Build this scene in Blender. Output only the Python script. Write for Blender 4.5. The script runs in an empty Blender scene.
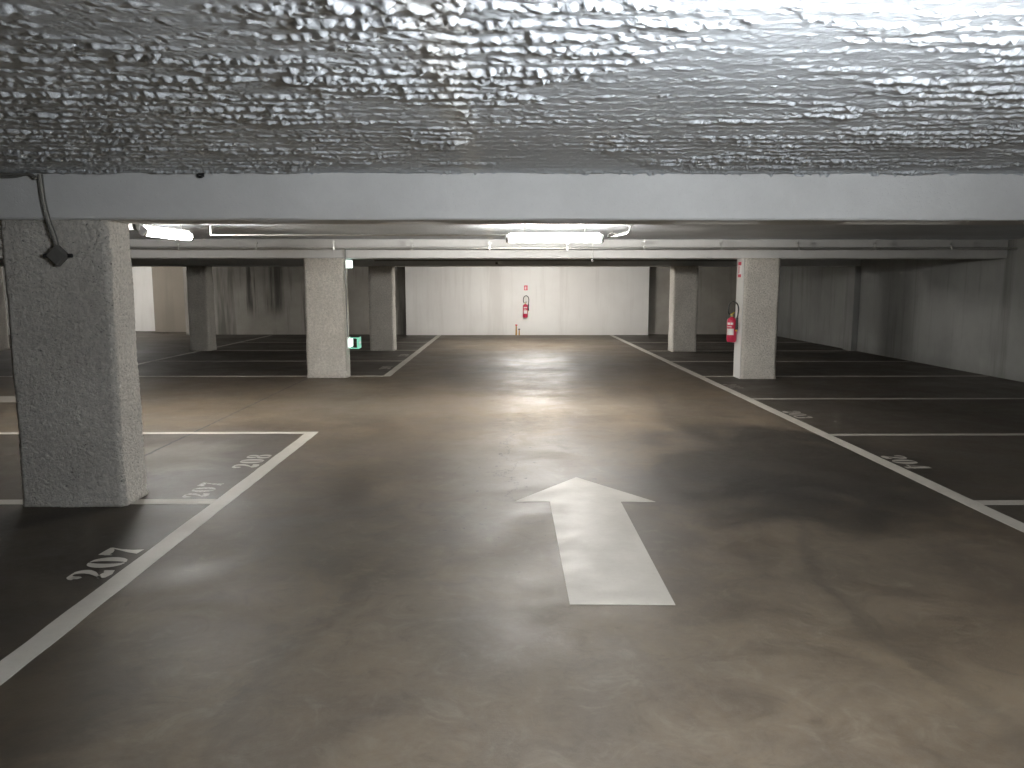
import bpy, bmesh, math, random
import numpy as np
from mathutils import Vector, Matrix
random.seed(4); PI = math.pi
S = bpy.context.scene; C = S.collection

# ---------------------------------------------------------------- camera, world, exposure
cd = bpy.data.cameras.new('camera'); cam = bpy.data.objects.new('camera', cd); C.objects.link(cam)
cd.sensor_width = 36; cd.lens = 770/1024*36; cd.clip_start = .02; cd.clip_end = 200
cam.location = (0, 0, 1.55); cam.rotation_euler = (math.radians(90-7.33), 0, math.radians(-.6))
S.camera = cam
w = bpy.data.worlds.new('world'); S.world = w; w.use_nodes = True
w.node_tree.nodes['Background'].inputs[0].default_value = (.01, .011, .012, 1)
S.view_settings.view_transform = 'Standard'; S.view_settings.look = 'None'
S.view_settings.gamma = 1; S.view_settings.use_curve_mapping = False
S.view_settings.exposure = 1.2
NEAR_L, MID_L, LEFT_L, BACK_L, FARLEFT_L = 126, 166, 132, 185, 100      # tube strengths

CEIL, BEAM = 2.285, 1.985

# ---------------------------------------------------------------- node helpers
def newmat(name):
    m = bpy.data.materials.new(name); m.use_nodes = True
    nt = m.node_tree; return m, nt, nt.nodes['Principled BSDF']
def N(nt, t, **kw):
    n = nt.nodes.new(t)
    for k, v in kw.items():
        if k in n.inputs: n.inputs[k].default_value = v
        else: setattr(n, k, v)
    return n
def pos(nt, scale=(1,1,1)):
    g = nt.nodes.new('ShaderNodeNewGeometry'); mp = nt.nodes.new('ShaderNodeMapping')
    mp.inputs['Scale'].default_value = scale
    nt.links.new(g.outputs['Position'], mp.inputs['Vector']); return mp.outputs['Vector']
def noise(nt, scale, detail=4, rough=.55, stretch=(1,1,1), dist=0):
    n = N(nt, 'ShaderNodeTexNoise', Scale=scale, Detail=detail, Roughness=rough, Distortion=dist)
    nt.links.new(pos(nt, stretch), n.inputs['Vector']); return n.outputs['Fac']
def ramp(nt, src, a, b, va=0.0, vb=1.0):
    r = N(nt, 'ShaderNodeMapRange'); r.interpolation_type = 'SMOOTHSTEP'
    for i, v in zip((1, 2, 3, 4), (a, b, va, vb)): r.inputs[i].default_value = v
    nt.links.new(src, r.inputs[0]); return r.outputs[0]
def math_(nt, op, a, b=None):
    n = N(nt, 'ShaderNodeMath', operation=op)
    for i, v in enumerate((a, b)):
        if v is None: continue
        if isinstance(v, (int, float)): n.inputs[i].default_value = v
        else: nt.links.new(v, n.inputs[i])
    return n.outputs[0]
def mix(nt, fac, a, b, mode='MIX'):
    n = N(nt, 'ShaderNodeMix', data_type='RGBA', blend_type=mode)
    for i, v in ((0, fac), (6, a), (7, b)):
        if isinstance(v, (int, float)): n.inputs[i].default_value = v
        elif isinstance(v, tuple): n.inputs[i].default_value = (*v, 1)
        else: nt.links.new(v, n.inputs[i])
    return n.outputs[2]
def bump(nt, bsdf, h, strength, dist):
    b = N(nt, 'ShaderNodeBump', Strength=strength, Distance=dist)
    nt.links.new(h, b.inputs['Height']); nt.links.new(b.outputs[0], bsdf.inputs['Normal'])
def plain(name, col, rough=.5, metal=0, var=.12, sc=30):
    m, nt, b = newmat(name)
    f = noise(nt, sc)
    c = mix(nt, f, tuple(x*(1-var) for x in col), tuple(min(1, x*(1+var)) for x in col))
    nt.links.new(c, b.inputs['Base Color']); b.inputs['Roughness'].default_value = rough
    b.inputs['Metallic'].default_value = metal; return m
def emis(name, col, st):
    m, nt, b = newmat(name)
    f = noise(nt, 8); s = ramp(nt, f, 0, 1, st*.96, st*1.04)
    b.inputs['Base Color'].default_value = (*col, 1); b.inputs['Emission Color'].default_value = (*col, 1)
    nt.links.new(s, b.inputs['Emission Strength']); return m

# ---------------------------------------------------------------- materials
def floor_mat():
    m, nt, b = newmat('worn_concrete_floor')
    p = pos(nt); sep = N(nt, 'ShaderNodeSeparateXYZ'); nt.links.new(p, sep.inputs[0]); X, Y = sep.outputs[0], sep.outputs[1]
    big = noise(nt, .55, 5, .6); mid = noise(nt, 1.7, 6, .65, dist=.6); fine = noise(nt, 22, 6, .7); grain = noise(nt, 160, 3, .6)
    col = mix(nt, ramp(nt, mid, .32, .68), (.056, .039, .0235), (.122, .090, .056))
    col = mix(nt, ramp(nt, big, .38, .62, 0, .45), col, (.068, .056, .043))
    col = mix(nt, ramp(nt, fine, .25, .8, 0, .35), col, (.15, .13, .105))
    mot = noise(nt, 5, 6, .7, dist=1)
    col = mix(nt, ramp(nt, mot, .5, .75, 0, .5), col, (.16, .135, .10))
    col = mix(nt, ramp(nt, mot, .5, .28, 0, .5), col, (.045, .036, .026))
    col = mix(nt, ramp(nt, grain, .3, .8, 0, .25), col, (.10, .09, .078))
    # parked bays are dirtier than the drive aisle
    wob = math_(nt, 'MULTIPLY', math_(nt, 'SUBTRACT', mid, .5), .5)
    xx = math_(nt, 'ADD', X, wob)
    rb = ramp(nt, xx, 3.25, 3.45); lb = ramp(nt, xx, -1.95, -2.15)
    near = ramp(nt, Y, 8.05, 7.95); far = ramp(nt, Y, 13.05, 13.2)
    bay = math_(nt, 'ADD', rb, math_(nt, 'MULTIPLY', lb, math_(nt, 'ADD', math_(nt, 'MULTIPLY', near, .8), far)))
    bay = math_(nt, 'MULTIPLY', bay, .62)
    col = mix(nt, bay, col, (.036, .033, .029))
    # dark patch on the right of the aisle, tyre stains
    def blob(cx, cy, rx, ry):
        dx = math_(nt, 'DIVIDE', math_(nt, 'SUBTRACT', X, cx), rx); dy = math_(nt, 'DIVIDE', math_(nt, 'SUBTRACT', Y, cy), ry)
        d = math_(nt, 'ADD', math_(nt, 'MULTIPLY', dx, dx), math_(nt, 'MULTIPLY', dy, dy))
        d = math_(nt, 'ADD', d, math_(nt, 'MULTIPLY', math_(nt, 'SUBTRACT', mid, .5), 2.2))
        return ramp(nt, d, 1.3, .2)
    for (cx, cy, rx, ry, s) in ((2.6, 6.6, 1.3, 2.0, .85), (1.7, 5.7, .9, .9, .6), (2.4, 9.0, .5, 2.0, .3), (-1.2, 5.0, .5, 1.2, .3), (-2.7, 4.2, .7, 1.3, .55), (-1.75,2.7,.45,.7,.5)):  # in the near left bay: column shadow painted into the colour
        col = mix(nt, math_(nt, 'MULTIPLY', blob(cx, cy, rx, ry), s), col, (.022, .019, .015))
    for (cx, cy, rx, ry, s) in ((.0, 6.6, .55, 1.6, .45), (-3.2, 6.9, .8, .7, .5), (.1, 3.9, .35, .5, .3), (-.6, 9.9, 2.6, .9, .3)):  # lamp pool and glow painted into the colour, plus a paler left bay
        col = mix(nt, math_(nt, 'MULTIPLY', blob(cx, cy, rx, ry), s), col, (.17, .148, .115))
    # curved tyre smears
    def smear(x0, y0, sl, curv, wd, ya, yb):
        yy = math_(nt, 'SUBTRACT', Y, y0)
        t = math_(nt, 'ADD', math_(nt, 'MULTIPLY', yy, sl), math_(nt, 'MULTIPLY', math_(nt, 'MULTIPLY', yy, yy), curv))
        d = math_(nt, 'ABSOLUTE', math_(nt, 'SUBTRACT', math_(nt, 'SUBTRACT', X, x0), math_(nt, 'ADD', t, wob)))
        s = ramp(nt, d, wd, 0); s = math_(nt, 'MULTIPLY', s, ramp(nt, Y, ya, ya+.4)); return math_(nt, 'MULTIPLY', s, ramp(nt, Y, yb, yb-.4))
    for a in ((1.68, 3.9, .1, .12, .08, 2.2, 5.6), (-.95, 2.9, .15, .1, .07, 2.2, 4.4), (2.0, 9.5, .1, .0, .1, 8, 12)):
        col = mix(nt, math_(nt, 'MULTIPLY', smear(*a), .33), col, (.035, .030, .024))
    # construction joint and hairline cracks
    wig = math_(nt, 'MULTIPLY', math_(nt, 'SUBTRACT', noise(nt, 6), .5), .05)
    jd = math_(nt, 'ABSOLUTE', math_(nt, 'ADD', math_(nt, 'ADD', X, 3.29), wig))
    j = math_(nt, 'MULTIPLY', ramp(nt, jd, .022, .006), ramp(nt, Y, 5.6, 5.7))
    j = math_(nt, 'MULTIPLY', j, ramp(nt, Y, 12.9, 12.8))
    col = mix(nt, j, col, (.03, .027, .024))
    wig2 = math_(nt, 'MULTIPLY', math_(nt, 'SUBTRACT', noise(nt, 2.5, 5, .7), .5), .9)
    cdist = math_(nt, 'ABSOLUTE', math_(nt, 'ADD', math_(nt, 'SUBTRACT', X, .05), wig2))
    ck = math_(nt, 'MULTIPLY', ramp(nt, cdist, .013, .003), math_(nt, 'MULTIPLY', ramp(nt, Y, 5.2, 5.6), ramp(nt, Y, 9.2, 8.6)))
    col = mix(nt, math_(nt, 'MULTIPLY', ck, .75), col, (.05, .045, .04))
    chips = noise(nt, 9, 3, .6, (1, 1.2, 1))
    ch = math_(nt, 'MULTIPLY', ramp(nt, chips, .68, .695), blob(.1, 5.9, .9, 1.9))
    col = mix(nt, ch, col, (.03, .027, .024))
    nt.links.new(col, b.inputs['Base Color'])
    r = ramp(nt, math_(nt, 'ADD', math_(nt, 'MULTIPLY', mid, .5), math_(nt, 'MULTIPLY', big, .5)), .35, .65, .45, .66)
    r = math_(nt, 'ADD', r, math_(nt, 'MULTIPLY', math_(nt, 'SUBTRACT', fine, .5), .2))
    nt.links.new(r, b.inputs['Roughness']); b.inputs['Specular IOR Level'].default_value = .26
    h = math_(nt, 'ADD', math_(nt, 'MULTIPLY', fine, .5), math_(nt, 'ADD', math_(nt, 'MULTIPLY', noise(nt, 4, 3), 1.0), math_(nt, 'MULTIPLY', grain, .12)))
    bump(nt, b, h, .35, .006); return m
def paint_mat(name, col, wear=.35):
    m, nt, b = newmat(name)
    n1 = noise(nt, 3, 6, .7); n2 = noise(nt, 45, 5, .7)
    c = mix(nt, ramp(nt, n1, .3, .75, 0, .35), col, tuple(x*.72 for x in col))
    c = mix(nt, ramp(nt, n2, .55, .8, 0, wear), c, (.2, .18, .15))
    nt.links.new(c, b.inputs['Base Color']); nt.links.new(ramp(nt, n1, .3, .7, .5, .66), b.inputs['Roughness'])
    bump(nt, b, math_(nt, 'ADD', n1, math_(nt, 'MULTIPLY', n2, .3)), .3, .004); return m
def faint_mat():
    m, nt, b = newmat('worn_off_paint')
    n1 = noise(nt, 35, 4, .7); c = mix(nt, ramp(nt, n1, .4, .62), (.27, .25, .22), (.08, .072, .06))
    nt.links.new(c, b.inputs['Base Color']); b.inputs['Roughness'].default_value = .5; return m
def rough_concrete(name, a, c2, bs=.9, bd=.012, sc=28, dk=.45):
    m, nt, b = newmat(name)
    f = noise(nt, 1.3, 5, .6); g = noise(nt, sc, 5, .7); pit = noise(nt, 75, 3, .6)
    c = mix(nt, ramp(nt, f, .3, .7), a, c2)
    c = mix(nt, ramp(nt, g, .35, .65, .0, dk), c, tuple(x*.6 for x in a))
    c = mix(nt, ramp(nt, pit, .6, .7, 0, dk*1.6), c, tuple(x*.3 for x in a))  # pit shade painted into the colour, on top of the bump
    nt.links.new(c, b.inputs['Base Color']); b.inputs['Roughness'].default_value = .85
    h = math_(nt, 'ADD', g, math_(nt, 'MULTIPLY', ramp(nt, pit, .55, .75), -.45)); bump(nt, b, h, bs, bd); return m
def wall_mat(name, a, c2, stain, amt, seed=(0, 0)):
    m, nt, b = newmat(name)
    f = noise(nt, .7, 6, .6); st = noise(nt, 1.1, 5, .65, (1.6, 1.6, .12)); st2 = noise(nt, 4.5, 4, .6, (1.5, 1.5, .1)); g = noise(nt, 40, 4, .7)
    c = mix(nt, ramp(nt, f, .3, .7), a, c2)
    c = mix(nt, ramp(nt, st, .52, .68, 0, amt), c, stain)
    c = mix(nt, ramp(nt, st2, .55, .75, 0, amt*.6), c, stain)
    sp = N(nt, 'ShaderNodeSeparateXYZ'); nt.links.new(pos(nt), sp.inputs[0])
    low = math_(nt, 'ADD', sp.outputs[2], math_(nt, 'MULTIPLY', f, .3))
    c = mix(nt, ramp(nt, low, .42, .1, 0, amt*.6), c, stain)
    nt.links.new(c, b.inputs['Base Color']); b.inputs['Roughness'].default_value = .8
    bump(nt, b, g, .35, .004); return m
def damp_wall_mat():
    m, nt, b = newmat('damp_streaked_concrete')
    f = noise(nt, .9, 6, .6); st = noise(nt, 1.0, 5, .7, (1.5, 1, .1)); lime = noise(nt, 2.6, 4, .7, (2, 1, .07))
    sp = N(nt, 'ShaderNodeSeparateXYZ'); nt.links.new(pos(nt), sp.inputs[0]); X = sp.outputs[0]; Z = sp.outputs[2]
    c = mix(nt, ramp(nt, f, .3, .7), (.30, .28, .245), (.40, .375, .335))
    c = mix(nt, ramp(nt, st, .48, .62, 0, .75), c, (.10, .093, .08))
    for cx, ww in ((-7.15, .45), (-7.9, .2), (-9.6, .3)):
        d = math_(nt, 'ABSOLUTE', math_(nt, 'SUBTRACT', X, cx)); d = math_(nt, 'ADD', d, math_(nt, 'MULTIPLY', math_(nt, 'SUBTRACT', lime, .5), 1.3))
        s = math_(nt, 'MULTIPLY', ramp(nt, d, ww, 0), ramp(nt, math_(nt, 'ADD', Z, math_(nt, 'MULTIPLY', lime, .8)), .8, 1.4))
        c = mix(nt, math_(nt, 'MULTIPLY', s, .85), c, (.045, .042, .036))
    c = mix(nt, ramp(nt, lime, .66, .72, 0, .6), c, (.5, .48, .44))
    nt.links.new(c, b.inputs['Base Color']); b.inputs['Roughness'].default_value = .75
    bump(nt, b, noise(nt, 30, 4, .7), .4, .005); return m
def ceiling_mat():
    m, nt, b = newmat('sprayed_ceiling_coating')
    g = noise(nt, 60, 4, .7, (.6, 1, 1)); f = noise(nt, 1.2, 4, .6)
    c = mix(nt, ramp(nt, f, .3, .7), (.55, .58, .61), (.66, .695, .73))
    # pale plaster strip running along the slab
    sp = N(nt, 'ShaderNodeSeparateXYZ'); nt.links.new(pos(nt), sp.inputs[0])
    d = math_(nt, 'ABSOLUTE', math_(nt, 'ADD', sp.outputs[0], .2)); d = math_(nt, 'ADD', d, math_(nt, 'MULTIPLY', math_(nt, 'SUBTRACT', noise(nt, 14, 5, .7), .5), .35))
    c = mix(nt, ramp(nt, d, .11, .02, 0, .6), c, (.78, .78, .76))
    nt.links.new(c, b.inputs['Base Color']); b.inputs['Roughness'].default_value = .62
    bump(nt, b, g, .7, .008); return m

M = dict(
    floor=floor_mat(), paint=paint_mat('white_road_paint', (.46, .435, .385)), arrow=paint_mat('white_arrow_paint', (.40, .37, .32), .3),
    line=paint_mat('grey_white_line_paint', (.38, .355, .315), .5), faint=faint_mat(),
    column=rough_concrete('roughcast_concrete', (.64, .605, .545), (.80, .76, .69), 1.0, .03, 34),
    beam=rough_concrete('painted_beam_concrete', (.60, .60, .59), (.66, .66, .65), .35, .006, 9, .08),
    white=wall_mat('white_painted_wall', (.70, .68, .65), (.76, .745, .715), (.5, .47, .43), .35),
    brown=wall_mat('beige_brown_wall', (.22, .19, .155), (.25, .22, .18), (.13, .115, .09), .3),
    grey=wall_mat('grey_concrete_wall', (.25, .25, .24), (.33, .33, .315), (.13, .13, .12), .6),
    damp=damp_wall_mat(), ceil=ceiling_mat(),
    steel=plain('galvanised_steel', (.62, .62, .6), .35, .8), whitep=plain('white_plastic', (.75, .75, .73), .4),
    greyp=plain('grey_plastic', (.33, .33, .32), .5), darkbox=plain('dirty_grey_box_plastic', (.12, .115, .105), .6, var=.3),
    cable=plain('grey_cable_sheath', (.16, .155, .14), .6), limey=plain('old_plaster_dabs', (.42, .40, .36), .9, var=.3),
    red=plain('red_enamel', (.52, .025, .07), .3), black=plain('black_rubber', (.02, .02, .02), .5),
    yellow=plain('yellow_plastic', (.8, .65, .05), .4), label=plain('printed_label', (.7, .68, .66), .5),
    signred=plain('sign_red', (.65, .04, .08), .5), signwhite=plain('sign_white', (.8, .78, .77), .5),
    rust=plain('rust_stain', (.42, .24, .08), .9, var=.35, sc=60), brass=plain('brass_fitting', (.6, .5, .25), .35, .8),
    pale=plain('pale_smooth_render', (.66, .65, .62), .75, var=.06, sc=6),
    green=emis('green_sign_light', (.22, .62, .46), .22), greenw=emis('emergency_lamp_white', (.8, 1, .93), .9), )

# ---------------------------------------------------------------- mesh helpers
def bx(bm, c, s, rot=None):
    mt = Matrix.Translation(c) @ (rot or Matrix()) @ Matrix.Diagonal((*s, 1))
    return bmesh.ops.create_cube(bm, size=1, matrix=mt)['verts']
def cyl(bm, a, b, r, n=16, r2=None):
    a, b = Vector(a), Vector(b); d = b-a
    mt = Matrix.Translation((a+b)/2) @ d.to_track_quat('Z', 'Y').to_matrix().to_4x4()
    bmesh.ops.create_cone(bm, cap_ends=True, segments=n, radius1=r, radius2=r if r2 is None else r2, depth=d.length, matrix=mt)
def lathe(bm, prof, c, n=24):
    rings = []
    for r, z in prof: rings.append([bm.verts.new((c[0]+r*math.cos(2*PI*i/n), c[1]+r*math.sin(2*PI*i/n), c[2]+z)) for i in range(n)])
    for p, q in zip(rings, rings[1:]):
        for i in range(n): bm.faces.new((p[i], p[(i+1) % n], q[(i+1) % n], q[i]))
    bm.faces.new(rings[0][::-1]); bm.faces.new(rings[-1])
def tube(bm, pts, r, n=8):
    pts = [Vector(p) for p in pts]
    # catmull-rom resample
    P = [pts[0]]+pts+[pts[-1]]; out = []
    for i in range(1, len(P)-2):
        for k in range(8):
            t = k/8; a, b, c, d = P[i-1:i+3]
            out.append(.5*((2*b)+(c-a)*t+(2*a-5*b+4*c-d)*t*t+(3*b-a-3*c+d)*t**3))
    out.append(pts[-1]); rings = []; up = Vector((.3, .2, .93)).normalized()
    for i, p in enumerate(out):
        d = (out[min(i+1, len(out)-1)]-out[max(i-1, 0)]).normalized(); u = d.cross(up)
        if u.length < .05: u = d.cross(Vector((1, 0, 0)))
        u.normalize(); v = d.cross(u)
        rings.append([bm.verts.new(p+u*r*math.cos(2*PI*k/n)+v*r*math.sin(2*PI*k/n)) for k in range(n)])
    for p, q in zip(rings, rings[1:]):
        for i in range(n): bm.faces.new((p[i], p[(i+1) % n], q[(i+1) % n], q[i]))
    bm.faces.new(rings[0][::-1]); bm.faces.new(rings[-1])
def obj(name, bm, mat, parent=None, bevel=0, smooth=False, loc=(0, 0, 0)):
    bmesh.ops.recalc_face_normals(bm, faces=bm.faces)
    me = bpy.data.meshes.new(name); bm.to_mesh(me); bm.free()
    if smooth:
        for p in me.polygons: p.use_smooth = True
        me.set_sharp_from_angle(angle=math.radians(40))
    for m_ in (mat if isinstance(mat, list) else [mat]): me.materials.append(m_)
    o = bpy.data.objects.new(name, me); C.objects.link(o); o.location = loc
    if parent: o.parent = parent
    if bevel:
        b = o.modifiers.new('bevel', 'BEVEL'); b.width = bevel; b.segments = 2; b.limit_method = 'ANGLE'
    return o
def tag(o, label, cat, group=None):
    o['label'] = label; o['category'] = cat
    if group: o['group'] = group
    return o
def thing(name, label, cat, loc, rotz=0, group=None):
    o = bpy.data.objects.new(name, None); C.objects.link(o); o.location = loc; o.rotation_euler = (0, 0, rotz); o.empty_display_size = .1
    return tag(o, label, cat, group)
def struct(name, bm, mat, **k):
    o = obj(name, bm, mat, **k); o['kind'] = 'structure'; return o
def boxm(x0, x1, y0, y1, z0, z1):
    bm = bmesh.new(); bx(bm, ((x0+x1)/2, (y0+y1)/2, (z0+z1)/2), (x1-x0, y1-y0, z1-z0)); return bm

def vnoise(x, y, seed):
    rs = np.random.RandomState(seed); T = rs.rand(512, 512)
    xi = np.floor(x).astype(int); yi = np.floor(y).astype(int); fx = x-xi; fy = y-yi
    fx = fx*fx*(3-2*fx); fy = fy*fy*(3-2*fy); g = lambda a, b: T[a % 512, b % 512]
    return (g(xi, yi)*(1-fx)+g(xi+1, yi)*fx)*(1-fy)+(g(xi, yi+1)*(1-fx)+g(xi+1, yi+1)*fx)*fy
def gridmesh(name, xs, ys, Z, mat, smooth=True):
    nx, ny = len(xs), len(ys); V = np.empty((ny, nx, 3), np.float32); V[..., 0] = xs[None, :]; V[..., 1] = ys[:, None]; V[..., 2] = Z
    me = bpy.data.meshes.new(name); me.vertices.add(nx*ny); me.vertices.foreach_set('co', V.ravel())
    i = np.arange(ny-1)[:, None]*nx+np.arange(nx-1)[None, :]
    F = np.stack([i, i+nx, i+nx+1, i+1], -1).reshape(-1, 4).astype(np.int32)     # faces look down
    n = len(F); me.loops.add(n*4); me.loops.foreach_set('vertex_index', F.ravel())
    me.polygons.add(n); me.polygons.foreach_set('loop_start', np.arange(0, n*4, 4, dtype=np.int32)); me.polygons.foreach_set('loop_total', np.full(n, 4, np.int32))
    me.polygons.foreach_set('use_smooth', np.full(n, smooth)); me.update(); me.validate(); me.materials.append(mat)
    o = bpy.data.objects.new(name, me); C.objects.link(o); return o

# ---------------------------------------------------------------- setting
XL, XR, YB = -15.5, 8.35, -6.0
struct('floor', boxm(XL-.3, XR+.3, YB-.3, 26.6, -.25, 0), M['floor'])
xs = np.concatenate([np.arange(XL-.2, -3.9, .1), np.arange(-3.9, 4.0, .0066), np.arange(4.0, XR+.3, .1)])
ys = np.concatenate([np.arange(YB-.2, .8, .15), np.arange(.8, 1.9, .025), np.arange(1.9, 5.4, .0063), np.arange(5.4, 26.6, .06)])
XX, YY = np.meshgrid(xs, ys)
n1 = vnoise(XX*.7, YY*.6, 1); n2 = vnoise(XX*5, YY*5, 2); n3 = vnoise(XX*13, YY*15, 5); n4 = vnoise(XX*27, YY*31, 6); n7 = vnoise(XX*48, YY*52, 9)
n5 = vnoise(XX*1.3, YY*1.8, 3); n6 = vnoise(XX*3.4+9, YY*5, 4)
n9 = vnoise(XX*68, YY*62, 12); n10 = vnoise(XX*34+YY*12, YY*38, 13)
ph = (YY+.05*(n1-.5)+.04*(n2-.5)+.045*(n3-.5)+.05*(n4-.5)+.055*(n7-.5)+.035*(n9-.5))/.12
sfr = ph-np.floor(ph); idx = np.floor(ph)
saw = np.where(sfr < .25, sfr/.25, 1-(sfr-.25)/.75)
amp = np.clip((.5*n6+.5*n5-.31)*4.5, .24, 1)*(.45+.9*vnoise(XX*1.8+idx*7.3, idx*3.1, 8))
amp = np.maximum(amp, 1.15*np.exp(-((XX+.17+.10*(n2-.5)+.05*(n3-.5))/.065)**2)*np.clip((4.6-YY)/1.6, 0, 1)*(.4+.9*n6))
flake = np.maximum(n10*.3+n7*.35+n9*.35-.47, 0)
H = saw*amp*.0095+np.maximum(n3*.4+n4*.6-.52, 0)*.011*(.2+amp)+flake*.030*(.18+amp)*(.3+saw)+n9*.001
fade = np.clip((5.6-YY)/.3, 0, 1)*.75+.25
ceil = gridmesh('ceiling', xs, ys, CEIL+.008-H*fade, M['ceil']); ceil['kind'] = 'structure'
struct('wall_right', boxm(XR, XR+.3, YB, 26.5, 0, 2.5), M['grey'])
struct('wall_left', boxm(XL-.3, XL, YB, 26.5, 0, 2.5), M['grey'])
struct('wall_front', boxm(XL, XR, YB-.3, YB, 0, 2.5), M['grey'])
struct('wall_back', boxm(-10.0, XR, 24.35, 26.5, 0, 2.5), M['damp'])
struct('wall_back_middle', boxm(-3.04, 4.5, 24.0, 24.35, 0, 2.5), M['white'])
struct('wall_back_left', boxm(XL, -10.0, 26.2, 26.5, 0, 2.5), M['white'])
struct('trim_1', boxm(-11.62, -10.0, 25.8, 26.2, 0, 2.5), M['brown'])                 # brown pier beside the white wall end
struct('trim_2', boxm(XR-.14, XR, 18.1, 18.55, 0, BEAM), M['grey'], bevel=.01)      # wall pier under the third beam

# ---------------------------------------------------------------- columns
def column(x0, x1, y0, y1, label, group, mat='column', seed=0, step=.03, h=BEAM):
    rs = random.Random(seed); r = .03; cx, cy = (x0+x1)/2, (y0+y1)/2; pts = []
    def seg(ax, ay, bx_, by):
        n = max(2, int(math.hypot(bx_-ax, by-ay)/step)); return [(ax+(bx_-ax)*i/n, ay+(by-ay)*i/n) for i in range(n)]
    cor = [(x0+r, y0), (x1-r, y0), (x1, y0+r), (x1, y1-r), (x1-r, y1), (x0+r, y1), (x0, y1-r), (x0, y0+r)]
    for i in range(8): pts += seg(*cor[i], *cor[(i+1) % 8])
    nz = int(h/step); bm = bmesh.new(); rings = []
    for k in range(nz+1):
        z = h*k/nz; ring = []; tp = 1-.012*k/nz
        for i, (px, py) in enumerate(pts):
            dx, dy = px-cx, py-cy; L = math.hypot(dx, dy)
            a = (rs.random()-.5)*.006+.006*math.sin(z*5+px*9+seed)*math.sin(py*7+z*3)
            a += .012*max(0, 1-z/.06)*rs.random()
            ring.append(bm.verts.new((dx*tp+dx/L*a, dy*tp+dy/L*a, z)))
        rings.append(ring)
    n = len(pts)
    for p, q in zip(rings, rings[1:]):
        for i in range(n): bm.faces.new((p[i], p[(i+1) % n], q[(i+1) % n], q[i]))
    bm.faces.new(rings[0][::-1]); bm.faces.new(rings[-1])
    o = obj('concrete_column', bm, M[mat], loc=(cx, cy, 0))
    for p in o.data.polygons: p.use_smooth = True
    return tag(o, label, 'column', group)
G = 'roughcast columns holding the beams'
c1 = column(-3.40, -2.67, 5.30, 5.66, 'large grey roughcast column at the left, nearest of all columns, with hanging cable box', G, seed=1, step=.014)
c2 = column(-3.31, -2.64, 12.87, 13.2, 'pale roughcast column with green lit emergency signs on its right side', G, seed=2, step=.03)
c3 = column(-3.17, -2.6, 18.2, 18.65, 'grey column standing just left of the white end wall, shadowed at its top', G, seed=3, step=.05)
c4 = column(-7.43, -6.96, 18.25, 18.7, 'dark column in the unlit bays, between the near column and the sign column', G, seed=4, step=.05)
c5 = column(-12.6, -11.93, 18.25, 18.7, 'sliver of column at the left photo edge, behind the nearest column', G, seed=5, step=.06)
c6 = column(3.93, 4.52, 12.65, 13.05, 'grey column on the right with a red fire extinguisher on its side', G, seed=6, step=.03)
c7 = column(3.93, 4.5, 17.9, 18.4, 'grey column standing just right of the white end wall', G, seed=7, step=.05)
# pale smooth render coat on the side of the extinguisher column
tag(obj('column_render', boxm(3.915, 3.93, 12.67, 13.03, 0, BEAM-.005), M['pale'], bevel=.003), 'pale smooth painted strip on the column side behind the red extinguisher', 'painted panel')

# ---------------------------------------------------------------- beams
def beam(y0, y1, label, z0=BEAM):
    bm = bmesh.new(); xs_ = np.linspace(XL, XR, 120); rs = random.Random(int(y0*10))
    sec = [(y0, CEIL+.03), (y0, (CEIL+z0)/2), (y0, z0+.012), (y0+.012, z0), (y1-.012, z0), (y1, z0+.012), (y1, CEIL+.03)]
    rings = []
    for x in xs_:
        rings.append([bm.verts.new((x, y+(rs.random()-.5)*.003, z+((rs.random()-.5)*.004 if z < CEIL else 0))) for y, z in sec])
    for p, q in zip(rings, rings[1:]):
        for i in range(len(sec)): j = (i+1) % len(sec); bm.faces.new((p[i], p[j], q[j], q[i]))
    bm.faces.new(rings[0]); bm.faces.new(rings[-1][::-1])
    return tag(obj('concrete_beam', bm, M['beam'], smooth=True), label, 'beam', 'ceiling beams')
beam(5.28, 5.68, 'nearest wide grey concrete beam crossing the whole picture under the sprayed ceiling')
beam(12.86, 13.22, 'second concrete beam, behind the lit tube lamp, carrying the long pipe')
beam(18.15, 18.7, 'farthest concrete beam, in shadow just above the white end wall')

# ---------------------------------------------------------------- painted markings
T = .0025
def quad_prism(pts, t=T, z=0.0):
    bm = bmesh.new(); lo = [bm.verts.new((x, y, z)) for x, y in pts]; hi = [bm.verts.new((x, y, z+t)) for x, y in pts]
    n = len(pts); bm.faces.new(hi); bm.faces.new(lo[::-1])
    for i in range(n): bm.faces.new((lo[i], lo[(i+1) % n], hi[(i+1) % n], hi[i]))
    return bm
def line(x0, x1, y0, y1, label, mat='line', cat='floor line', group=None):
    n = 40; rs = random.Random(int(x0*100+y0*10)); w = .004
    if x1-x0 > y1-y0:
        a = [(x0+(x1-x0)*i/n, y0+rs.uniform(-w, w)) for i in range(n+1)]; b = [(x1-(x1-x0)*i/n, y1+rs.uniform(-w, w)) for i in range(n+1)]
    else:
        a = [(x1+rs.uniform(-w, w), y0+(y1-y0)*i/n) for i in range(n+1)]; b = [(x0+rs.uniform(-w, w), y1-(y1-y0)*i/n) for i in range(n+1)]
    return tag(obj('painted_line', quad_prism(a+b), M[mat]), label, cat, group)
LX, RX = -2.03, 3.34; hw = .062
line(LX-hw, LX+hw, 1.6, 8.07, 'long white line left of the aisle, running past the large number 207', 'paint', group='aisle edge lines')
line(LX-hw+.02, LX+hw+.02, 13.1, 23.9, 'white line left of the aisle beyond the sign column, reaching the white wall', 'paint', group='aisle edge lines')
line(RX-hw, RX+hw, 1.8, 23.9, 'very long white line along the right side of the drive aisle', 'paint', group='aisle edge lines')
gl, gr = 'bay dividing lines on the left', 'bay dividing lines on the right'
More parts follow.
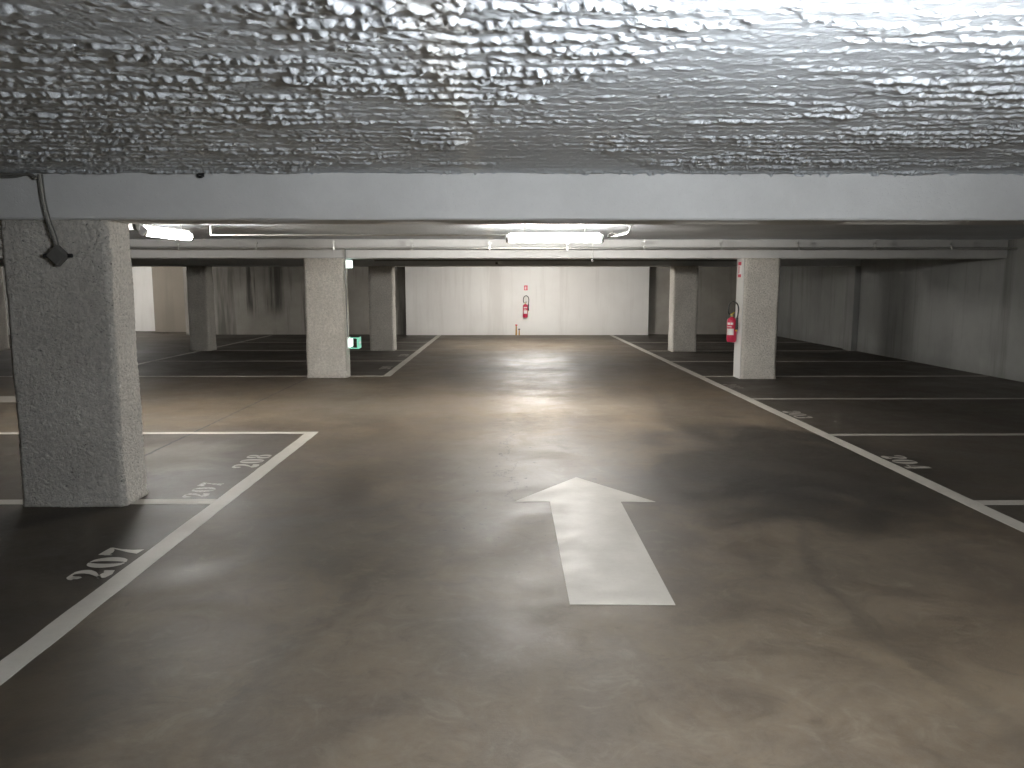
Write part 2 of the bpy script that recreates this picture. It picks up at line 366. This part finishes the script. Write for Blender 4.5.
line(-7.2, LX-hw, 5.36, 5.48, 'short white divider running into the foot of the nearest left column', 'paint', group=gl)
line(-7.2, LX-hw, 7.98, 8.07, 'thin white divider meeting the tip of the near left aisle line', 'paint', group=gl)
line(-12.4, LX-hw+.02, 13.08, 13.18, 'white line along the front of the dark left bays, at the sign column foot', 'paint', group=gl)
line(-7.2, LX-hw+.02, 15.74, 15.83, 'faint divider in the dark bays, first one behind the sign column', 'line', group=gl)
line(-7.2, LX-hw+.02, 18.35, 18.44, 'faint divider at the foot of the column left of the white wall', 'line', group=gl)
line(-7.2, LX-hw+.02, 20.95, 21.04, 'faintest left divider, closest to the white end wall', 'line', group=gl)
line(-7.26, -7.16, 13.18, 23.9, 'faint lengthwise line through the dark bays, at the back of the left row', 'line', group=gl)
line(RX+hw, XR-.05, 5.28, 5.39, 'right divider nearest the viewer, at the right photo edge', 'line', group=gr)
line(RX+hw, XR-.05, 7.81, 7.90, 'white right divider between numbers 203 and 204', 'line', group=gr)
line(RX+hw, XR-.05, 10.36, 10.45, 'thin right divider just in front of the extinguisher column', 'line', group=gr)
line(RX+hw, XR-.05, 12.98, 13.07, 'faint right divider at the foot of the extinguisher column', 'line', group=gr)
line(RX+hw, XR-.05, 15.55, 15.64, 'faint right divider midway between the two right columns', 'line', group=gr)
line(RX+hw, XR-.05, 18.1, 18.19, 'faint right divider at the foot of the column right of the white wall', 'line', group=gr)
line(RX+hw, XR-.05, 20.75, 20.84, 'farthest right divider, close to the end wall', 'line', group=gr)
def arrow(pts, label):
    return tag(obj('painted_arrow', quad_prism(pts), M['arrow']), label, 'floor arrow', 'direction arrows')
arrow([(.32, 3.59), (.835, 3.58), (.84, 5.385), (1.09, 5.38), (.585, 6.1), (.07, 5.39), (.33, 5.39)], 'big white arrow painted in the middle of the aisle floor')
arrow([(-8.8, 10.48), (-8.1, 9.95), (-8.1, 10.2), (-6.3, 10.2), (-6.3, 10.75), (-8.1, 10.75), (-8.1, 11.0)], 'white painted arrow shaft at the left edge, partly behind the nearest column')

# stencil numerals drawn as ribbons (x, y, width) in a box 0..0.78 wide, 0..1 tall
def ell(cx, cy, a, b, t0, t1, wmax, wmin, n=28):
    o = []
    for i in range(n+1):
        t = math.radians(t0+(t1-t0)*i/n); o.append((cx+a*math.cos(t), cy+b*math.sin(t), wmin+(wmax-wmin)*abs(math.cos(t))**1.3))
    return o
DG = {
 '0': [ell(.38, .5, .26, .45, 95, 265, .2, .05), ell(.38, .5, .26, .45, -85, 85, .2, .05)],
 '1': [[(.4, .05, .2), (.4, .95, .2)], [(.14, .03, .06), (.66, .03, .06)], [(.3, .93, .05), (.14, .8, .07)]],
 '2': [ell(.36, .72, .24, .22, 175, -20, .17, .06)+[(.5, .48, .12), (.3, .28, .08), (.12, .1, .05)], [(.10, .17, .04), (.2, .13, .17), (.42, .1, .2), (.62, .12, .17), (.68, .28, .04)], [(.06, .70, .1), (.17, .70, .16), (.24, .68, .08)]],
 '3': [ell(.34, .74, .22, .2, 160, -60, .16, .06), ell(.34, .28, .25, .23, 70, -160, .18, .06)],
 '4': [[(.54, 0, .19), (.54, 1, .19)], [(.46, .98, .06), (.06, .34, .06)], [(.04, .28, .07), (.74, .28, .07)]],
 '5': [[(.16, .9, .18), (.62, .93, .14)], [(.16, .98, .06), (.14, .52, .06)], ell(.34, .3, .25, .25, 130, -150, .18, .06)],
 '6': [ell(.38, .5, .26, .45, 60, 265, .2, .05), ell(.4, .29, .22, .24, -85, 110, .17, .05)],
 '7': [[(.06, .66, .03), (.08, .86, .1)], [(.06, .89, .2), (.3, .88, .2), (.46, .9, .16), (.68, .95, .06)], [(.66, .93, .05), (.5, .62, .08), (.38, .3, .14), (.34, .02, .24)]],
 '8': [ell(.38, .75, .2, .2, 95, 265, .15, .05), ell(.38, .75, .2, .2, -85, 85, .15, .05), ell(.38, .26, .25, .23, 95, 265, .18, .05), ell(.38, .26, .25, .23, -85, 85, .18, .05)],
 '9': [ell(.38, .5, .26, .45, 240, 445, .2, .05), ell(.36, .71, .22, .24, 95, 290, .17, .05)],
}
def ribbon(bm, st, M4, t=T):
    P = [Vector((x, y)) for x, y, w in st]; L, R = [], []
    for i, p in enumerate(P):
        d = (P[min(i+1, len(P)-1)]-P[max(i-1, 0)]).normalized(); nrm = Vector((-d.y, d.x)); w = st[i][2]/2
        L.append(p+nrm*w); R.append(p-nrm*w)
    for i in range(len(P)-1):
        q = [L[i], L[i+1], R[i+1], R[i]]
        bm.faces.new([bm.verts.new(M4 @ Vector((a.x, a.y, t))) for a in q])
def number(txt, x, y, side, label, mat='line', h=.215, pitch=.185, sx=.2, grp='bay numbers'):
    bm = bmesh.new()
    for k, ch in enumerate(txt):
        for s in DG[ch]:
            # ribbons are laid out with up = away from the aisle
            s2 = [((a*sx+k*pitch), b*h, wd) for a, b, wd in s]
            P = [Vector((a, b)) for a, b, _ in s2]; src = [Vector((a*sx, b*h)) for a, b, _ in s]
            st = []
            for i, (a, b, wd) in enumerate(s2): st.append((a, b, (wd*1.55 if wd > .1 else wd*1.15)*sx))
            if side < 0: M4 = Matrix(((0, -1, 0, x), (1, 0, 0, y), (0, 0, 1, 0), (0, 0, 0, 1)))
            else: M4 = Matrix(((0, 1, 0, x), (-1, 0, 0, y), (0, 0, 1, 0), (0, 0, 0, 1)))
            ribbon(bm, st, M4, T)
    bmesh.ops.remove_doubles(bm, verts=bm.verts, dist=.0004)
    o = obj('bay_number', bm, M[mat]); 
    for p in o.data.polygons:
        if p.normal.z < 0: p.flip()
    return tag(o, label, 'bay number', grp)
number('207', -2.125, 3.93, -1, 'white stencilled number 207 beside the near left aisle line', 'paint')
number('208', -2.125, 6.44, -1, 'white stencilled number 208 in the bay behind the nearest column', 'line')
number('207', -2.2, 5.52, -1, 'worn ghost of an old number next to the divider behind the nearest column', 'faint', h=.18, pitch=.16, sx=.17)
number('204', 3.43, 6.88, 1, 'white stencilled number 204 beside the right aisle line', 'line')
number('203', 3.43, 9.38, 1, 'white stencilled number 203, second of the right row', 'line')
number('202', 3.43, 12.0, 1, 'small worn number in front of the extinguisher column', 'faint')
number('209', -2.12, 14.2, -1, 'worn pale number right of the sign column foot', 'line')
number('210', -2.12, 16.8, -1, 'worn pale number in front of the column left of the white wall', 'line')

# ---------------------------------------------------------------- tube lamps
def lamp(x, y, z, rot, L, strength, col, label, half=.0):
    t = thing('tube_lamp', label, 'lamp', (x, y, z), rot, 'ceiling tube lamps')
    m = emis('tube_glow', col, strength)
    bm = bmesh.new(); n = 14; prof = [(.033, -L/2), (.045, -L/2+.015), (.045, L/2-.015), (.033, L/2)]; rings = []
    for r, s in prof: rings.append([bm.verts.new((s, r*math.cos(2*PI*i/n), r*math.sin(2*PI*i/n)-.01)) for i in range(n)])
    for p, q in zip(rings, rings[1:]):
        for i in range(n): bm.faces.new((p[i], p[(i+1) % n], q[(i+1) % n], q[i]))
    bm.faces.new(rings[0]); bm.faces.new(rings[-1][::-1])
    obj('diffuser', bm, m, t, smooth=True)
    bm = bmesh.new(); bx(bm, (0, 0, .048), (L-.05, .05, .028)); obj('housing', bm, M['whitep'], t, bevel=.005)
    for s in (-1, 1):
        bm = bmesh.new(); cyl(bm, (s*(L/2-.012), 0, -.01), (s*(L/2+.025), 0, -.01), .05, 16); obj('end_cap', bm, M['greyp'], t, bevel=.004)
        bm = bmesh.new(); cyl(bm, (s*L*.32, 0, .06), (s*L*.32, 0, CEIL-z-.001), .006, 8); bx(bm, (s*L*.32, 0, .064), (.03, .06, .006)); obj('hanger', bm, M['steel'], t)
    return t
WARM, COOL = (1, .965, .91), (.92, .96, 1)
lamp(.62, 9.5, 2.12, 0, 1.14, MID_L, WARM, 'lit white tube lamp in the middle, hanging over the drive aisle')
lamp(-3.88, 9.08, 2.14, PI/2-.12, .95, LEFT_L, WARM, 'lit white tube lamp just right of the nearest column top')
lamp(-4.27, 7.85, 2.15, 0, 1.2, .8, WARM, 'right end of a dimmer tube lamp peeking out behind the nearest column top')
lamp(.92, 1.2, 2.05, 0, 1.2, NEAR_L, COOL, 'tube lamp just above the top photo edge, lighting the sprayed ceiling')
lamp(.8, 19.7, 2.14, 0, 1.2, BACK_L, WARM, 'tube lamp behind the farthest beam, lighting the white end wall')
lamp(-12.0, 22.5, 2.1, 0, 1.2, FARLEFT_L, WARM, 'tube lamp behind the farthest beam in the far left corner')

# ---------------------------------------------------------------- pipes and conduit
def pipe_thing(name, label, cat, pts, r, mat, group=None):
    bm = bmesh.new()
    for a, b in zip(pts, pts[1:]): cyl(bm, a, b, r, 10)
    for p in pts[1:-1]: bmesh.ops.create_uvsphere(bm, u_segments=10, v_segments=6, radius=r*1.05, matrix=Matrix.Translation(p))
    return tag(obj(name, bm, M[mat], smooth=True), label, cat, group)
t = thing('ceiling_pipe', 'long grey steel pipe on clips running along the front of the second beam', 'pipe', (0, 12.6, 2.14))
bm = bmesh.new(); cyl(bm, (XL+.02, 0, 0), (XR-.02, 0, 0), .021, 12)
obj('pipe', bm, M['steel'], t, smooth=True)
x = -15.1
for k in range(19):
    cxx = -1.48+(k-11)*1.25
    if not (XL+.2 < cxx < XR-.2): continue
    bm = bmesh.new(); cyl(bm, (cxx, 0, .02), (cxx, 0, CEIL-2.14), .007, 8); bx(bm, (cxx, 0, .075), (.05, .035, .035)); bx(bm, (cxx, 0, 0), (.03, .06, .055))
    obj('pipe_clip', bm, M['steel'], t)
pipe_thing('lamp_conduit', 'thin pale conduit running left from the middle tube lamp', 'conduit', [(-3.55, 9.53, 2.262), (-3.55, 9.53, 2.15), (.03, 9.53, 2.15)], .009, 'steel')
# bent bracket and wires at the lamp's right end
t = thing('lamp_bracket', 'bent metal bracket with wires at the right end of the middle lamp', 'bracket', (1.26, 9.47, 2.10))
bm = bmesh.new(); tube(bm, [(0, 0, .02), (.05, 0, .03), (.12, -.15, .04), (.18, -.35, .05), (.2, -.4, .09), (.2, -.4, .13)], .009); obj('arm', bm, M['steel'], t, smooth=True)
bm = bmesh.new(); tube(bm, [(0, 0, .05), (.05, -.03, .075), (.11, -.08, .05), (.16, -.2, .07), (.19, -.33, .06)], .006); obj('wire', bm, M['cable'], t, smooth=True)
bm = bmesh.new(); bx(bm, (.2, -.4, .137), (.07, .07, .012)); obj('ceiling_plate', bm, M['steel'], t)
t = thing('drop_conduit', 'short thin conduit dropping from the pipe below the second beam, right of the lamp', 'conduit', (1.46, 12.83, 1.93))
bm = bmesh.new(); cyl(bm, (0, 0, .02), (0, 0, .35), .009, 8); obj('tube', bm, M['whitep'], t)
bm = bmesh.new(); lathe(bm, [(.01, 0), (.022, .008), (.022, .022), (.01, .03)], (0, 0, -.005), 12); obj('tip', bm, M['greyp'], t)
t = thing('far_conduit', 'thin dark conduit along the farthest beam with a small detector box', 'conduit', (0, 18.11, 2.11))
bm = bmesh.new(); cyl(bm, (-3.0, .0, 0), (5.6, .0, 0), .012, 8); obj('tube', bm, M['cable'], t)
bm = bmesh.new()
for k in range(9): bx(bm, (-2.8+k*1.03, .018, 0), (.02, .04, .034))
obj('clip', bm, M['steel'], t)['kind'] = 'stuff'
t = thing('smoke_detector', 'small pale detector fixed under the conduit on the farthest beam', 'detector', (-.09, 18.08, 2.06))
bm = bmesh.new(); lathe(bm, [(.03, -.03), (.05, -.02), (.055, .01), (.055, .035)], (0, 0, 0), 18); obj('head', bm, M['whitep'], t, smooth=True)
bm = bmesh.new(); bx(bm, (-.07, .01, -.01), (.07, .05, .05)); obj('wiring_box', bm, M['darkbox'], t, bevel=.004)

# hanging cable and junction box on the nearest column
t = thing('junction_box', 'dirty dark square junction box hung diagonally on the nearest column, with its cable', 'electrical box', (-2.985, 5.255, 1.745))
bm = bmesh.new(); R45 = Matrix.Rotation(PI/4, 4, 'Y'); bx(bm, (0, 0, 0), (.105, .05, .105), R45); obj('box', bm, M['darkbox'], t, bevel=.008)
bm = bmesh.new(); bx(bm, (0, -.028, 0), (.09, .008, .09), R45); obj('cover', bm, M['darkbox'], t, bevel=.003)
for s in (-1, 1):
    bm = bmesh.new(); cyl(bm, (s*.065, 0, .0), (s*.093, 0, .0), .014, 12); obj('cable_gland', bm, M['black'], t)
bm = bmesh.new(); tube(bm, [(0, 0, .07), (-.015, .0, .13), (-.05, .0, .25), (-.07, .0, .38), (-.078, .0, .53)], .008); obj('cable', bm, M['limey'], t, smooth=True)
bm = bmesh.new(); tube(bm, [(.01, -.005, .07), (.0, -.004, .13), (-.036, .0, .25), (-.057, .0, .38), (-.064, .0, .53)], .005); tube(bm, [(-.01, -.005, .07), (-.03, -.004, .13), (-.064, .0, .25), (-.084, .0, .38), (-.092, .0, .53)], .005); obj('wire', bm, M['cable'], t, smooth=True)
bm = bmesh.new(); tube(bm, [(-3.75, 5.262, 2.262), (-3.5, 5.255, 2.266), (-3.36, 5.25, 2.262), (-3.28, 5.24, 2.262), (-3.235, 5.225, 2.235)], .011); tube(bm, [(-3.8, 5.262, 2.25), (-3.5, 5.262, 2.246), (-3.38, 5.262, 2.252), (-3.32, 5.25, 2.265)], .008)
tag(obj('loose_cable', bm, M['cable'], smooth=True, loc=(.16, 0, .01)), 'dark loose cable end in the ceiling corner above the nearest column', 'cable')
bm = bmesh.new(); tube(bm, [(-2.13, 5.27, 2.262), (-2.125, 5.255, 2.25), (-2.10, 5.245, 2.243), (-2.085, 5.25, 2.255)], .008); bx(bm, (-2.105, 5.262, 2.268), (.03, .03, .02))
tag(obj('cable_hook', bm, M['black'], loc=(.1, 0, .015)), 'tiny black hook at the top of the nearest beam, right of the column', 'hook')

# ---------------------------------------------------------------- fire extinguishers
def extinguisher(name_label, loc, rot, far=False, brot=0):
    # local frame: wall is at +Y, front faces -Y; z=0 is the bottom of the body
    t = thing('fire_extinguisher', name_label, 'fire extinguisher', loc, rot, 'red fire extinguishers')
    r = .08; h = .40
    bm = bmesh.new(); lathe(bm, [(.066, 0), (.072, .004), (.072, .02), (r, .03), (r, h-.055), (r*.93, h-.025), (r*.7, h-.005), (.03, h+.008), (.022, h+.02)], (0, 0, 0), 28)
    b = obj('body', bm, M['red'], t, smooth=True)
    bm = bmesh.new(); n = 14
    def patch(z0, z1, a0, a1, off=.0012):
        lo = [bm.verts.new(((r+off)*math.sin(a0+(a1-a0)*i/n), -(r+off)*math.cos(a0+(a1-a0)*i/n), z0)) for i in range(n+1)]
        hi = [bm.verts.new((v.co.x, v.co.y, z1)) for v in lo]
        for i in range(n): bm.faces.new((lo[i], lo[i+1], hi[i+1], hi[i]))
    patch(.12, .225, -.75, .75); patch(.29, .325, -.7, -.1); patch(.29, .325, .05, .6); patch(.25, .262, -.7, .3)
    obj('label', bm, M['label'], t)
    bm = bmesh.new(); cyl(bm, (0, 0, h+.015), (0, 0, h+.045), .022, 14); bx(bm, (0, -.01, h+.055), (.035, .06, .025)); obj('valve', bm, M['brass'], t, bevel=.003)
    bm = bmesh.new(); bx(bm, (.02, -.03, h+.075), (.022, .14, .008), Matrix.Rotation(.25, 4, 'X')); bx(bm, (.0, -.03, h+.05), (.022, .12, .006), Matrix.Rotation(-.12, 4, 'X')); obj('handle', bm, M['black'] if far else M['yellow'], t, bevel=.002)
    bm = bmesh.new(); tube(bm, [(-.035, 0, h+.05), (-.06, -.01, h+.09), (-.062, -.01, h+.17), (-.04, -.01, h+.235), (.02, -.01, h+.27), (.08, -.01, h+.235), (.105, -.01, h+.16), (.1, -.01, h+.06), (.088, -.015, h-.02), (.086, -.02, h-.09)], .0115, 10)
    obj('hose', bm, M['black'], t, smooth=True)
    bm = bmesh.new(); cyl(bm, (.088, -.02, h-.19), (.088, -.02, h-.04), .026, 14, .017); cyl(bm, (.088, -.02, h-.055), (.092, -.018, h+.01), .02, 12); obj('nozzle', bm, M['black'], t, smooth=True)
    bm = bmesh.new(); bx(bm, (.088, -.03, h-.205), (.02, .02, .03)); obj('nozzle_tip', bm, M['yellow'], t, bevel=.004)
    bm = bmesh.new(); bx(bm, (0, .088, h*.62), (.05, .012, .22)); bx(bm, (0, .078, h*.75), (.1, .012, .02)); ob = obj('bracket', bm, M['steel'], t); ob.rotation_euler[2] = brot
    return t
# body radius .08 stands 1 cm off the bracket plane
extinguisher('red fire extinguisher with black hose loop on the side of the right column', (3.80, 12.82, .605), -.62, False, -PI/2+.62)
extinguisher('small distant red fire extinguisher hung on the white end wall', (.665, 23.905, .55), 0, True)
def ext_sign(loc, rot, w_, h_, label):
    t = thing('extinguisher_sign', label, 'sign', loc, rot, 'extinguisher signs')
    bm = bmesh.new(); bx(bm, (0, 0, 0), (w_, .004, h_)); obj('plate', bm, M['signred'], t)
    bm = bmesh.new(); z = -.003
    bx(bm, (-w_*.16, z, -h_*.1), (w_*.2, .003, h_*.5)); bx(bm, (-w_*.16, z, h_*.2), (w_*.09, .003, h_*.12)); bx(bm, (-w_*.1, z, h_*.27), (w_*.28, .003, h_*.05))
    bx(bm, (w_*.02, z, h_*.06), (w_*.05, .003, h_*.4)); bx(bm, (w_*.28, z, h_*.0), (w_*.08, .003, h_*.6)); bx(bm, (w_*.22, z, -h_*.26), (w_*.2, .003, h_*.06))
    obj('pictogram', bm, M['signwhite'], t); return t
ext_sign((.68, 23.996, 1.46), 0, .11, .15, 'small red and white extinguisher sign on the white end wall')
bm = bmesh.new()
t = thing('extinguisher_sign', 'narrow red and white sign at the top side of the extinguisher column', 'sign', (3.912, 12.86, 1.80), -PI/2, 'extinguisher signs')
bm = bmesh.new(); bx(bm, (0, 0, 0), (.17, .004, .26)); obj('plate', bm, M['signwhite'], t)
bm = bmesh.new(); bx(bm, (0, -.003, .1), (.16, .003, .055)); bx(bm, (0, -.003, -.1), (.16, .003, .05)); bx(bm, (-.04, -.003, 0), (.035, .003, .12)); obj('pictogram', bm, M['signred'], t)
# rusty stubs and stains low on the white wall
for (xx, hh, ww, lb) in ((.385, .30, .03, 'taller rusty orange pipe stub at the foot of the white end wall'), (.475, .17, .025, 'shorter rusty stub with a black tip at the foot of the white end wall')):
    t = thing('rusty_stub', lb, 'pipe stub', (xx, 23.975, 0), 0, 'rusty stubs')
    bm = bmesh.new(); cyl(bm, (0, 0, 0), (0, 0, hh), ww, 8, ww*.6); obj('stub', bm, M['rust'], t)
    bm = bmesh.new(); cyl(bm, (0, 0, hh), (0, 0, hh+.03), ww*1.2, 8); obj('tip', bm, M['black'] if hh < .2 else M['signred'], t)

# ---------------------------------------------------------------- emergency lights on the left sign column
def emergency(loc, label, w_, h_, d_, frame):
    t = thing('emergency_light', label, 'emergency light', loc, 0, 'emergency lights')
    bm = bmesh.new(); bx(bm, (.012, 0, 0), (.024, d_, h_)); obj('base', bm, M['whitep'], t, bevel=.003)
    if frame:
        bm = bmesh.new(); bx(bm, (.045, 0, 0), (.042, d_*.86, h_*.7)); obj('lamp', bm, M['greenw'], t, bevel=.006)
        bm = bmesh.new()
        for z in (-1, 1): bx(bm, (w_*.62, -d_*.45, z*h_*.45), (w_*.75, .012, h_*.1))
        bx(bm, (w_*.93, -d_*.45, 0), (w_*.15, .012, h_*.98))
        bx(bm, (w_-.003, 0, 0), (.006, d_, h_))
        obj('sign_panel', bm, M['green'], t)
        bm = bmesh.new(); bx(bm, (w_+.001, 0, 0), (.002, d_*.5, h_*.14)); v = bx(bm, (w_+.001, d_*.27, 0), (.002, h_*.22, h_*.22), Matrix.Rotation(PI/4, 4, 'X')); obj('direction_arrow', bm, M['signwhite'], t)
    else:
        bm = bmesh.new(); bx(bm, (.024+(w_-.024)/2, 0, 0), (w_-.024, d_*.92, h_*.92)); obj('lamp', bm, M['greenw'], t, bevel=.008)
    return t
emergency((-2.63, 13.0, 1.895), 'upper emergency light, small bright white box at the top of the sign column', .095, .14, .2, False)
emergency((-2.63, 13.0, .585), 'lower emergency light with green sign frame, near the foot of the sign column', .2, .19, .24, True)
pipe_thing('light_conduit', 'thin grey conduit joining the two emergency lights down the sign column', 'conduit', [(-2.615, 12.9, .685), (-2.62, 12.9, 1.82)], .01, 'greyp')
pipe_thing('light_conduit', 'short conduit from the long pipe down to the upper emergency light', 'conduit', [(-2.6, 12.82, 1.97), (-2.6, 12.82, 2.13)], .01, 'greyp')
